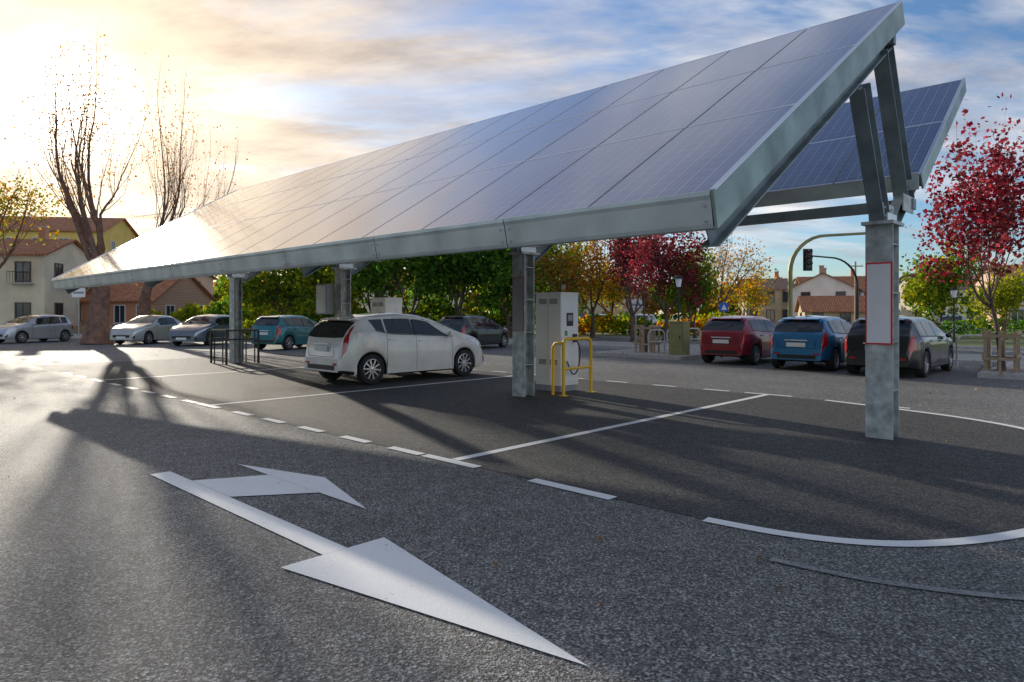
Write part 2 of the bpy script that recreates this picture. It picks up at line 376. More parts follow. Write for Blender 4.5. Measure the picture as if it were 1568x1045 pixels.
for X in COLX:
    a=slope_pt(.015,.35);b=slope_pt(.99,.35)
    g.ibeam((X,*a),(X,*b),.15,.24,M_STEEL,up=(0,-.5,.85))
    g.ibeam((X,9.5,2.60),(X,13.1,5.08),.13,.2,M_STEEL,up=(0,-.56,.82))
    g.ibeam((X,9.18,2.72),(X,8.38,4.15),.17,.26,M_STEEL,up=(0,-.9,-.4))
    g.ibeam((X,10.32,3.05),(X,9.28,4.86),.18,.30,M_STEEL,up=(0,-.9,-.5))
    g.box((X+.09,10.1,3.0),(.014,.5,.22),M_GALV)
    for yy in (9.27-.125,9.27+.125): h.box((X,yy,1.32),(.31,.018,2.64),M_GALV)
    h.box((X,9.27,1.32),(.014,.232,2.64),M_GALV)
    h.box((X,9.3,2.66),(.36,.5,.04),M_GALV)
    h.box((X+.02,9.36,2.80),(.03,.55,.24),M_GALV)
    for q in (-.16,0,.16):
        for oz in (2.75,2.86): h.tube([(X+.035,9.36+q,oz),(X+.06,9.36+q,oz)],.017,M_ALU,6)
    h.box((X+.10,9.3,2.73),(.014,.4,.1),M_ALU); h.box((X-.10,9.3,2.73),(.014,.4,.1),M_ALU)
    for zz in (.6,1.2,1.8,2.4): h.box((X+.08,9.27,zz),(.14,.228,.012),M_GALV)
    h.tube([(X+.11,9.2,.03),(X+.11,9.2,2.6)],.018,M_GREYP,8)
g.obj('steel_frame',parent=can); h.obj('columns',parent=can)
for X in (-2.47,-8.55):
    g=MB()
    if X>-5:
        g.box((0,0,1.67),(.30,.012,1.01),M_REDB); g.box((0,-.009,1.67),(.264,.006,.97),M_SIGNW)
    else:
        g.box((0,0,1.72),(.285,.012,1.0),M_REDB); g.box((0,-.009,1.72),(.265,.006,.98),M_GREYP)
    x,y=S(X,9.27-.125-.018); g.obj('information_sign',loc=(x,y,0),rz=SITE)

# ------------------------------------------------------------ chargers and guards
def charger(X,Y,hh=1.95,w=.65,d=.55):
    g=MB()
    g.box((0,0,.06),(w-.06,d-.06,.12),M_GREYP); g.box((0,0,.12+(hh-.15)/2),(w,d,hh-.15),M_WHITE); g.box((0,0,hh-.012),(w+.02,d+.02,.035),M_WHITE)
    for i in range(5):
        for ox in(-.14,.14): g.box((ox,-d/2-.004,hh-.13-i*.022),(.2,.008,.01),M_DARKM); g.box((ox,-d/2-.004,.62-i*.022),(.2,.008,.01),M_DARKM)
    g.box((0,-d/2-.003,1.0),(.006,.006,1.65),M_GREYP)
    g.box((w/2+.003,0,1.0),(.006,d-.07,1.6),M_SIGNW)
    g.box((w/2+.009,0,1.42),(.012,.2,.26),M_BLACK); g.box((w/2+.017,0,1.45),(.006,.14,.12),M_GREYP)
    g.box((w/2+.02,.14,1.05),(.05,.1,.16),M_BLACK); g.box((w/2+.009,-.12,1.15),(.01,.08,.1),M_LABEL)
    g.tube(catmull([(w/2+.05,.14,1.05),(w/2+.16,.13,.8),(w/2+.17,.05,.45),(w/2+.12,-.05,.35),(w/2+.03,-.12,.6)],4),.014,M_BLACK,8)
    x,y=S(X,Y); g.obj('ev_charger',loc=(x,y,.008),rz=SITE,bevel=.012)
charger(-8.72,10.45); charger(-14.9,10.75)
def rnd(p0,p1,z,rr=.12,n=5):
    p0=Vector(p0);p1=Vector(p1);d=(p1-p0).normalized(); out=[Vector((*p0[:2],0))]
    for i in range(n+1):
        a=math.pi/2*i/n; out.append(Vector((p0.x,p0.y,z-rr))+d*rr*(1-math.cos(a))+Vector((0,0,rr*math.sin(a))))
    for i in range(n+1):
        a=math.pi/2*(1-i/n); out.append(Vector((p1.x,p1.y,z-rr))-d*rr*(1-math.cos(a))+Vector((0,0,rr*math.sin(a))))
    out.append(Vector((*p1[:2],0))); return out
for X in (-8.0,-14.2):
    g=MB(); a=(0,-.42,0);b=(0,.42,0)
    g.tube(rnd(a,b,1.06),.032,M_YEL,12); g.tube([(0,-.42,.5),(0,.42,.5)],.026,M_YEL,10)
    g.tube([(0,-.42,.98),(-.2,-.42,.98),(-.26,-.42,.9),(-.26,-.42,.0)],.03,M_YEL,10)
    for y in(-.42,.42): g.box((0,y,.006),(.14,.14,.012),M_YEL)
    x,y=S(X,10.2); g.obj('yellow_crash_barrier',loc=(x,y,.008),rz=SITE)
g=MB()
for xa in (-.55,.55):
    for z in (1.02,.75,): g.beam((xa,-.55,z),(xa,.45,z),.05,.05,M_DARKM)
for y in (-.55,.45):
    g.beam((-.55,y,1.023),(.55,y,1.023),.05,.05,M_DARKM)
    for x in (-.55,.55): g.box((x,y,.5),(.052,.052,1.0),M_DARKM)
    for x in (-.3,.3): g.box((x,y,.5),(.03,.03,1.0),M_DARKM)
g.beam((-.55,-.55,.1),(.55,-.55,.1),.04,.04,M_DARKM)
x,y=S(-20.75,9.3); g.obj('column_guard_rail',loc=(x,y,.008),rz=SITE)
g=MB(); g.box((0,0,1.9),(.5,.22,.75),M_GREYP); g.box((0,-.115,1.9),(.44,.01,.69),M_FASC); g.box((0,.13,1.9),(.1,.04,.5),M_GALV)
x,y=S(-15.05,9.0); g.obj('electrical_cabinet',loc=(x,y,0),rz=SITE,bevel=.01)

# ------------------------------------------------------------ cars
def interp(pts,x):
    if x<=pts[0][0]: return pts[0][1]
    for (a,b),(c,d) in zip(pts,pts[1:]):
        if x<=c: return b+(d-b)*(x-a)/(c-a)
    return pts[-1][1]
def smooth_poly(pts,n=90):
    a,b=pts[0][0],pts[-1][0]; xs=np.linspace(a,b,n); ys=np.array([interp(pts,x) for x in xs])
    for _ in range(3):
        y2=ys.copy(); y2[1:-1]=(ys[:-2]+2*ys[1:-1]+ys[2:])/4; ys=y2
    return list(zip(xs,ys))
CARS={
 'compact':dict(L=4.30,W=1.77,wr=.33,wy=(.74,3.43),top=[(0,.58),(.02,.76),(.05,.93),(.12,1.07),(.24,1.24),(.38,1.37),(.50,1.43),(.8,1.49),(1.25,1.535),(1.7,1.55),(2.15,1.52),(2.6,1.40),(3.0,1.23),(3.35,1.08),(3.65,1.01),(3.92,.92),(4.12,.81),(4.26,.66),(4.30,.50)],
   belt=[(0,.97),(.3,1.12),(.7,1.17),(1.05,1.09),(1.3,1.05),(2.2,1.0),(3.3,.96),(4.3,.8)],ws=(2.14,3.30),rw=(.10,.42),win=[(.86,1.10,.70,1.08),(1.15,1.90,1.13,1.88),(1.97,2.95,1.95,2.40)],tall=True),
 'hatch':dict(L=3.85,W=1.69,wr=.30,wy=(.64,3.10),top=[(0,.60),(.02,.80),(.05,.95),(.13,1.10),(.28,1.33),(.40,1.41),(.8,1.455),(1.3,1.47),(1.8,1.45),(2.2,1.36),(2.6,1.17),(2.9,1.0),(3.3,.92),(3.65,.80),(3.8,.66),(3.85,.5)],
   belt=[(0,.93),(.5,1.0),(1.2,.96),(2.9,.90),(3.85,.8)],ws=(1.95,2.85),rw=(.10,.34),win=[(.5,.84,.46,.80),(.9,1.56,.88,1.56),(1.62,2.5,1.62,2.15)],tall=False),
 'wagon':dict(L=4.5,W=1.76,wr=.32,wy=(.85,3.5),top=[(0,.60),(.02,.82),(.06,.98),(.2,1.2),(.38,1.38),(.5,1.43),(1.2,1.47),(2.0,1.47),(2.5,1.38),(3.0,1.15),(3.3,1.0),(3.8,.92),(4.2,.80),(4.42,.66),(4.5,.5)],
   belt=[(0,.93),(.5,.97),(3.2,.90),(4.5,.8)],ws=(2.36,3.26),rw=(.12,.38),win=[(.5,1.12,.55,1.1),(1.2,2.02,1.2,2.02),(2.1,2.98,2.1,2.6)],tall=False),
 'sedan':dict(L=4.4,W=1.74,wr=.31,wy=(.95,3.5),top=[(0,.6),(.03,.85),(.1,.97),(.5,1.02),(.75,1.08),(1.2,1.34),(1.5,1.42),(2.0,1.45),(2.4,1.42),(2.9,1.20),(3.25,1.0),(3.8,.9),(4.2,.78),(4.34,.68),(4.4,.52)],
   belt=[(0,.92),(.7,.95),(3.1,.9),(4.4,.8)],ws=(2.42,3.2),rw=(.78,1.25),win=[(1.2,2.0,1.35,2.0),(2.08,2.9,2.08,2.6)],tall=False)}
def paint(name,col,metal=.35):
    m,t,b=nt(name); b.inputs['Roughness'].default_value=.32; b.inputs['Metallic'].default_value=metal
    b.inputs['Coat Weight'].default_value=1; b.inputs['Coat Roughness'].default_value=.04
    tc=N(t,'ShaderNodeTexCoord'); n=N(t,'ShaderNodeTexNoise'); n.inputs['Scale'].default_value=3; n.inputs['Detail'].default_value=5
    t.links.new(tc.outputs['Object'],n.inputs['Vector']); r=ramp(t,[(.3,[c*.9 for c in col]),(.7,[min(1,c*1.08) for c in col])])
    t.links.new(n.outputs['Fac'],r.inputs['Fac']); t.links.new(r.outputs['Color'],b.inputs['Base Color'])
    return m
def car(name,x,y,rz,kind,pm,z=0.006):
    K=CARS[kind]; L,W=K['L'],K['W']; hw=W/2; wr=K['wr']; top=smooth_poly(K['top']); belt=K['belt']; arch=wr+.05
    def wid(y):
        f=1-.22*(1-min(1,max(0,y/.7)))**2.6-.30*(1-min(1,max(0,(L-y)/1.0)))**2.4
        return hw*f
    def zb(y):
        b=.19+.10*(1-min(1,y/.5))+.05*(1-min(1,(L-y)/.5))
        for w in K['wy']:
            d=abs(y-w)
            if d<arch: b=max(b,wr+math.sqrt(arch*arch-d*d)*1.0)
        return b
    SP=[0,.06,.3,.6,.85,1.0,1.03,1.35,1.7,2.0,2.15,2.5,3.0]
    def ring(y):
        T=interp(top,y);B=min(interp(belt,y),T-.05); w=wid(y); z0=min(zb(y),B-.08); h=T-B
        wt=max(.35*w,w*.925-.42*max(0,h-.05)); wb=w*.93
        l=lambda a,b,t:a+(b-a)*t
        return [(w*.955,z0),(w*.985,z0+.03),(w,l(z0,B,.3)),(w*.995,l(z0,B,.6)),(w*.98,l(z0,B,.86)),(w*.95,B),(wb,B+h*.05),
                (l(wb,wt,.36),B+h*.32),(l(wb,wt,.72),B+h*.62),(wt,B+h*.86),(wt-.08*min(1,h*3),B+h*.96),(wt*.55,T-.004),(0,T+.02)]
    def surf(y,s):
        r=ring(y)
        for i in range(len(SP)-1):
            if s<=SP[i+1]:
                t=(s-SP[i])/(SP[i+1]-SP[i]); return Vector((r[i][0]+(r[i+1][0]-r[i][0])*t,y,r[i][1]+(r[i+1][1]-r[i][1])*t))
        return Vector((0,y,r[-1][1]))
    g=MB(); ys=set([0,.012,.03,.05,.08,.11,.15,.2,.26,.33,.4,.47,L,L-.012,L-.03,L-.06,L-.1,L-.15,L-.2])
    ys.update(np.arange(.5,L-.2,.075))
    for w in K['wy']:
        for i in range(21):
            a=math.pi*i/20; ys.add(w+arch*.9999*math.cos(a))
        ys.add(w-arch-.002); ys.add(w+arch+.002)
    ys=sorted(ys); n=len(SP)
    vs=[];fs=[]
    for yy in ys:
        r=ring(yy); vs+=[(-a,yy,b) for a,b in r]+[(a,yy,b) for a,b in r[::-1][1:]]
    m=2*n-1
    for i in range(len(ys)-1):
        for j in range(m-1): fs.append((i*m+j,(i+1)*m+j,(i+1)*m+j+1,i*m+j+1))
    k=(len(ys)-1)*m
    g.add(vs,fs,pm,True)
    g.add([vs[i] for i in range(m)],[tuple(range(m))],pm); g.add([vs[k+i] for i in range(m)],[tuple(range(m))[::-1]],pm)
    uv=[]
    for i in range(len(ys)): uv+= [vs[i*m],vs[i*m+m-1]]
    g.add(uv,[(2*i,2*i+1,2*i+3,2*i+2) for i in range(len(ys)-1)],M_BLACK)
    def patch(fy,s0,s1,mt,off=.006,nu=8,nv=5,both=True):
        for sg in ((1,-1) if both else (1,)):
            P=[]
            for j in range(nv+1):
                v=j/nv; s=s0+(s1-s0)*v; ya,yb=fy(v)
                for i in range(nu+1):
                    yy=ya+(yb-ya)*i/nu; p=surf(yy,s); e=.004
                    dy=surf(yy+e,s)-surf(yy-e,s); ds=surf(yy,min(2.999,s+.02))-surf(yy,max(0,s-.02))
                    nn=dy.cross(ds)
                    if nn.length>1e-9:
                        nn.normalize()
                        if nn.x<-.01 or (abs(nn.x)<=.01 and nn.z<0): nn=-nn
                    p=p+nn*off; P.append((max(0,p.x)*sg,p.y,p.z))
            F=[(j*(nu+1)+i,j*(nu+1)+i+1,(j+1)*(nu+1)+i+1,(j+1)*(nu+1)+i) for j in range(nv) for i in range(nu)]
            g.add(P,F,mt,True)
    ws,rw=K['ws'],K['rw']; T_=K['tall']
    patch(lambda v:(ws[0]+.10*(1-v),ws[1]-.10*(1-v)),1.93,3.0,M_GLASS,.005,12,6)
    patch(lambda v:(rw[0]+.02*(1-v),rw[1]-.03*(1-v)),2.02 if T_ else 1.85,3.0,M_GLASS,.006,8,6)
    for (a0,b0,a1,b1) in K['win']:
        patch(lambda v:(a0+(a1-a0)*v,b0+(b1-b0)*v),1.07,1.86 if T_ else 1.9,M_GLASS,.005,8,5)
    a=K['win'][0];b=K['win'][-1]
    patch(lambda v:(a[0]-.03,b[1]+.05),1.025,1.055,M_BLACK,.006,20,1)
    q=K['win'][-2]; q2=K['win'][-1]; patch(lambda v:(q[1],q2[0]),1.07,1.84,M_BLACK,.003,1,4)
    if T_: patch(lambda v:(.035+.22*v,.15+.22*v),.62,1.78,M_TAIL,.009,5,10)
    else: patch(lambda v:(.012+.03*v,.19+.06*v),.6,1.3,M_TAIL,.008,5,7)
    patch(lambda v:(L-.86+.25*v,L-.05),.80,1.5,M_HEAD,.006,8,5)
    patch(lambda v:(L-.10,L-.005),.25,.62,M_BLACK,.006,3,4)
    for yy in (K['win'][-1][0]-.035,K['win'][-2][0]-.03,b[1]+.06):
        patch(lambda v:(yy-.004,yy+.004),.08,1.0,M_BLACK,.003,1,8)
    patch(lambda v:(K['wy'][0]+arch+.03,K['wy'][1]-arch-.03),.0,.055,M_BLACK,.006,12,2)
    patch(lambda v:(.0,.3),.0,.10,M_BLACK,.006,6,2)
    for s in(1,-1):
        for yy in (K['win'][-1][0]+.12,K['win'][-2][0]+.1):
            p=surf(yy,.88); g.box((s*(p.x+.015),yy,p.z),(.03,.17,.028),pm)
        yy=b[1]-.03; p=surf(yy,1.05)
        g.lathe([(0,-.06),(.05,-.05),(.075,0),(.05,.07),(0,.085)],pm,12,'X',(s*(p.x+.09),yy,p.z+.05))
    g.box((0,-.006 if not T_ else .0,.78 if T_ else .70),(.5,.03,.11),M_PLATE); g.box((0,-.002,.38),(W*.6,.03,.10),M_BLACK)
    g.box((0,.012,.885 if T_ else .82),(.6,.05,.03),M_ALU)
    for s in (1,-1): g.box((s*hw*.62,.0,.46),(.14,.02,.05),M_TAIL)
    for s in (1,-1): g.box((s*hw*.58,-.001,.72),(.008,.006,.22),M_BLACK)
    g.box((0,-.001,.61),(hw*1.16,.006,.008),M_BLACK)
    g.box((0,L+.0,.42),(W*.5,.03,.12),M_BLACK); g.box((0,L+.012,.36),(.5,.02,.11),M_PLATE)
    g.tube([(-.0,rw[0]+.0,interp(top,rw[0])+.03),(.3,rw[0]+.08,interp(top,rw[0]+.08)+.03)],.008,M_BLACK,6)
    yy=rw[1]+.05; p=surf(yy,2.1)
    if kind!='sedan': g.box((0,yy-.05,interp(top,yy)+.004),(p.x*1.75,.18,.02),pm,Matrix.Rotation(R(12),3,'X')); g.box((0,yy-.145,interp(top,yy)-.018),(.3,.01,.02),M_TAIL)
    g.tube([(0,.8,interp(top,.8)),(0,.68,interp(top,.8)+.13)],.006,M_BLACK,6)
    for s in(1,-1):
        for w in K['wy']:
            c=(s*(hw-.115),w,wr); q=s
            g.lathe([(wr*.66,-.1*q),(wr*.93,-.1*q),(wr,-.07*q),(wr,.07*q),(wr*.95,.098*q),(wr*.72,.105*q),(wr*.67,.085*q)],M_TYRE,32,'X',c)
            g.lathe([(wr*.69,.088*q),(wr*.65,.092*q),(wr*.62,.05*q),(wr*.60,.0)],M_RIM,28,'X',c)
            g.lathe([(wr*.62,.01*q),(.0,.01*q)],M_BLACK,24,'X',c,False)
            g.lathe([(.055,.03*q),(.05,.078*q),(0,.082*q)],M_RIM,14,'X',c)
            ns=10 if T_ else 7
            for i in range(ns):
                a=2*math.pi*i/ns+.2; M3=Matrix.Rotation(a,3,'X')
                g.box(Vector(c)+Vector((.065*q,0,0))+M3@Vector((0,0,wr*.36)),(.025,.034,wr*.58),M_RIM,M3)
    o=g.v; g.v=[(a,b-L/2,c) for a,b,c in o]
    return g.obj(name,loc=(x,y,z),rz=rz,sharp=34)
P_W=paint('pearl_white_paint',(.84,.81,.75),.05); P_RED=paint('dark_red_paint',(.27,.016,.028),.3); P_BLUE=paint('blue_paint',(.03,.19,.38),.4)
P_BLK=paint('black_paint',(.007,.008,.009),.0); P_SIL=paint('silver_paint',(.46,.48,.50),.5); P_GREY=paint('grey_paint',(.15,.18,.22),.5); P_TEAL=paint('teal_paint',(.02,.17,.19),.4); P_LS=paint('light_silver_paint',(.5,.5,.48),.4)
x,y=S(-13.1,9.88); car('electric_hatchback_car',x,y,SITE,'compact',P_W,.01)
x,y=S(-9.45,20.9); car('parked_hatchback_car',x,y,SITE,'hatch',P_RED)
x,y=S(-7.0,20.3); car('parked_hatchback_car',x,y,SITE,'hatch',P_BLUE)
x,y=S(-4.85,20.0); car('parked_estate_car',x,y,SITE,'wagon',P_BLK)
car('parked_hatchback_car',-9.6,29.8,R(-22),'hatch',P_TEAL)
car('parked_hatchback_car',-1.65,29.8,R(-32),'hatch',P_BLK)
car('parked_estate_car',-15.2,33.6,R(176),'wagon',P_GREY)
car('parked_sedan_car',-18.7,35,R(172),'sedan',P_LS)
car('parked_hatchback_car',-25.6,36,R(165),'hatch',P_SIL)
car('parked_hatchback_car',6.0,52,R(60),'hatch',P_GREY); car('parked_hatchback_car',9.6,54,R(62),'hatch',P_SIL)
car('parked_sedan_car',32,50,R(80),'sedan',P_LS)

# ------------------------------------------------------------ trees
def add_leaves(g,C,ls,lm,rng,flat=False):
    n=len(C); a=rng.normal(size=(n,3)); b=rng.normal(size=(n,3))
    if flat: a[:,2]*=.12; b[:,2]*=.12
    a/=np.linalg.norm(a,axis=1)[:,None]; b-=a*(a*b).sum(1)[:,None]; b/=np.linalg.norm(b,axis=1)[:,None]
    s=(ls*rng.uniform(.55,1.3,n))[:,None]; a=a*s*.5; b=b*s*.34
    V=np.stack([C-a,C+b-a*.1,C+a,C-b-a*.1],1).reshape(-1,3)
    base=len(g.v); k=g.mi(lm); g.v.extend(map(tuple,V.tolist()))
    g.f.extend([[base+4*i,base+4*i+1,base+4*i+2,base+4*i+3] for i in range(n)]); g.m.extend([k]*n); g.s.extend([False]*n)
def tree(name,x,y,H,tr,cr,seed,lm,bm=None,leaves=5000,ls=.2,first=.3,kids=(6,5,4),sig=.35,up=.25,lean=(0,0),base=0,zmax=None,thin=(.30,.45),limb=(.42,.55),off=0):
    bm=bm or M_BARK; rng=random.Random(seed); nr=np.random.default_rng(seed); tubes=[];tips=[]
    lv=len(kids)
    def rv(): return Vector((rng.gauss(0,1),rng.gauss(0,1),rng.gauss(0,1)))
    def grow(p,d,L,r,lev):
        ns=5 if lev<2 else 4 if lev<lv else 3; pts=[p.copy()]; dd=d.copy()
        for i in range(ns):
            dd=(dd+rv()*(.05 if lev==0 else .15)+Vector((0,0,up*.25 if lev else 0))).normalized(); p=p+dd*L/ns; pts.append(p.copy())
        rad=[r*(1-.55*i/ns) for i in range(ns+1)]
        if lev==0: rad[0]*=1.3
        tubes.append((pts,rad,lev))
        if lev==lv: tips.extend(pts[1:]); return
        for k in range(kids[lev]):
            t=(rng.uniform(.72,1) if lev==0 else rng.uniform(.3,1)); q=t*ns; i=min(ns-1,int(q)); st=pts[i].lerp(pts[i+1],q-i)
            az=k*2.4+rng.uniform(-.5,.5); side=dd.orthogonal().normalized(); side=Matrix.Rotation(az,3,dd)@side
            ang=rng.uniform(.35,.9) if lev==0 else rng.uniform(.4,.9)
            nd=(dd*math.cos(ang)+side*math.sin(ang)).normalized()
            grow(st,nd,L*rng.uniform(.55,.8) if lev else H*(1-first)*rng.uniform(.38,.6),rad[i]*(rng.uniform(*limb) if lev==0 else rng.uniform(*thin)),lev+1)
        if lev>0: grow(pts[-1],dd,L*.6,rad[-1]*.9,lev+1)
    grow(Vector((0,0,0)),Vector((lean[0],lean[1],1)).normalized(),H*first,tr,0)
    T=np.array(tips); z0=H*first*.9; zm=np.percentile(T[:,2],97); sz=(H-z0)/max(.1,zm-z0)
    mx_,my_=T[:,0].mean(),T[:,1].mean()
    sr=cr/max(.1,np.percentile(np.hypot(T[:,0]-mx_,T[:,1]-my_),93))
    def tf(p):
        z=p[2]; k=min(1,max(0,(z-z0*.7)/(H*.25))); k2=min(1,max(0,(z-z0*.6)/(H*.4)))
        return Vector((p[0]*(1+(sr-1)*k)+off*k2,p[1]*(1+(sr-1)*k),z if z<z0 else z0+(z-z0)*sz))
    g=MB()
    for pts,rad,lev in tubes: g.tube([tf(p) for p in pts],rad,bm,(12,8,5,4,3,3)[lev],True)
    if leaves:
        T2=np.array([tf(p) for p in tips])
        if zmax is not None and (T2[:,2]<zmax).any(): T2=T2[T2[:,2]<zmax]
        wgt=nr.random(len(T2))**2.2+.02; wgt/=wgt.sum()
        idx=nr.choice(len(T2),leaves,p=wgt); C=T2[idx]+nr.normal(size=(leaves,3))*sig
        lms=lm if isinstance(lm,list) else [lm]
        sel=nr.integers(0,len(lms),len(T2))[idx]
        for q,l in enumerate(lms):
            if (sel==q).any(): add_leaves(g,C[sel==q],ls,l,nr)
    return g.obj(name,loc=(x,y,base),rz=0)
tree('bare_plane_tree',-20.9,34,15.0,.60,3.0,3,[L_PINKB,L_ORANGE],M_BARKL,1900,.13,.30,(7,5,5,4),.22,.6,thin=(.27,.37),limb=(.30,.42),off=-1.7)
tree('bare_plane_tree',-21.2,38.8,14.6,.44,3.3,14,[L_PINKB],M_BARKL,900,.13,.28,(7,5,5,4),.22,.6,thin=(.27,.37),limb=(.30,.42),off=1.7)
tree('bare_plane_tree',-33.8,42,11.2,.36,4.6,21,[L_ORANGE,L_YG],M_BARKL,4200,.2,.3,(6,5,4,3),.45,.5,zmax=9.5)
k=0
for (x,y,H,cr,lm) in [(-17.2,50,6.0,2.4,L_YG),(-13.0,48,5.9,2.4,L_YG),(-20.8,54,5.3,2.4,L_YG),(-9.4,45,6.6,2.9,L_YG),(-6.3,42,7.4,3.3,L_GREEN),(-3.2,40,7.2,3.2,L_GREEN),(-.2,41,7.6,3.0,L_GREEN),(2.4,47,6.8,2.4,L_YG),(-4.5,49,8,4,L_YG)]:
    tree('broadleaf_tree',x,y,H,.2,cr,40+k,[lm,L_GREEN,lm],None,4600,.31,.2,(7,5,4),.38,.1); k+=1
tree('autumn_tree',5.0,42,6.3,.16,1.9,70,[L_ORANGE,L_DRY],None,2300,.18,.3,(6,5,4),.28,.3)
tree('autumn_tree',2.6,38,5.4,.13,1.5,77,[L_ORANGE,L_DRY,L_YG],None,1800,.18,.3,(6,5,4),.28,.3)
tree('maroon_leaved_tree',6.3,35,5.9,.17,1.8,71,L_MAROON,None,4200,.18,.3,(6,5,4),.24,.3)
tree('maroon_leaved_tree',8.4,37,6.2,.16,1.7,72,[L_MAROON,L_RED],None,3800,.18,.3,(6,5,4),.24,.3)
tree('autumn_tree',7.0,47,5,.16,2.2,73,[L_ORANGE,L_YG],None,3000,.22,.3,(6,5,4),.3,.3)
tree('bare_autumn_tree',14.0,46,6.8,.26,2.9,74,[L_DRY,L_ORANGE],None,1700,.16,.3,(7,6,5),.3,.3)
tree('autumn_tree',17.5,50,4.6,.14,2.0,78,[L_ORANGE,L_YG],None,1800,.22,.25,(6,5,4),.3,.3)
tree('broadleaf_tree',10.3,38,4.8,.13,1.4,75,[L_GREEN,L_YG],None,4000,.19,.22,(6,5,4),.26,.2)
tree('young_crimson_tree',4.95,24.7,4.3,.06,.75,76,[L_MAROON,L_RED],None,900,.12,.45,(5,4,3),.16,.4,base=.13)
tree('crimson_tree',12.15,16.75,5.8,.075,1.6,80,[L_RED,L_MAROON,L_RED],None,5000,.125,.36,(8,6,4),.12,.35,base=.13,thin=(.35,.5),off=.25)
tree('broadleaf_tree',22.3,35,4.6,.13,1.7,81,[L_YG,L_GREEN,L_YG],None,5500,.2,.22,(6,5,4),.26,.2)
tree('broadleaf_tree',27,37,3.6,.12,1.6,82,[L_YG],None,3000,.2,.25,(6,5,4),.28,.2)
def mass(name,x0,x1,y0,y1,h0,h1,n,ls,lm,seed):
    r=np.random.default_rng(seed); g=MB()
    x=r.uniform(x0,x1,n); y=r.uniform(y0,y1,n)
    hh=h0+(h1-h0)*(.5+.25*np.sin(x*.9+seed)+.15*np.sin(x*2.3+y)+.1*np.sin(x*5.1))
    z=hh*np.sqrt(r.uniform(0,1,n)); C=np.stack([x,y,z],1); lms=lm if isinstance(lm,list) else [lm]
    sel=(np.floor(x/2.3+np.sin(y))%len(lms)).astype(int)
    for q,l in enumerate(lms): add_leaves(g,C[sel==q],ls,l,r)
    g.obj(name)
mass('distant_trees',-90,100,105,118,3.5,7.5,9000,1.7,[L_GREEN,L_YG,L_DRY],5)
mass('shrub_bed',-24,3,43,47,1.0,2.8,9000,.34,[L_GREEN,L_YG,L_YG],6)
mass('clipped_hedge',21,50,40,41.2,.9,1.3,5000,.22,[L_GREEN],7)
mass('shrub_bed',4,16,44,47,.5,1.7,4500,.28,[L_YG,L_GREEN,L_ORANGE],8)
mass('shrub_bed',-15.5,-4,37.5,39.5,.5,1.5,4500,.22,[L_GREEN,L_YG],9)
r=np.random.default_rng(5); g=MB(); n=360
xx=r.uniform(-16,14,n); yy=r.uniform(3.5,30,n); C=np.stack([xx,yy,np.full(n,.024)],1); add_leaves(g,C,.05,L_DRY,r,True)
n=900; a=r.uniform(0,6.28,n); d=np.abs(r.normal(0,2.6,n)); ti=r.integers(0,4,n); TP=np.array([(-21,34),(-21.2,38.8),(12,16.75),(5,24.7)])
C=np.stack([TP[ti,0]+d*np.cos(a),TP[ti,1]+d*np.sin(a),np.full(n,.15)],1); add_leaves(g,C[ti>1],.08,L_DRY,r,True)
C[:,2]=.03; add_leaves(g,C[ti<2],.09,L_DRY,r,True)
g.obj('fallen_leaves')

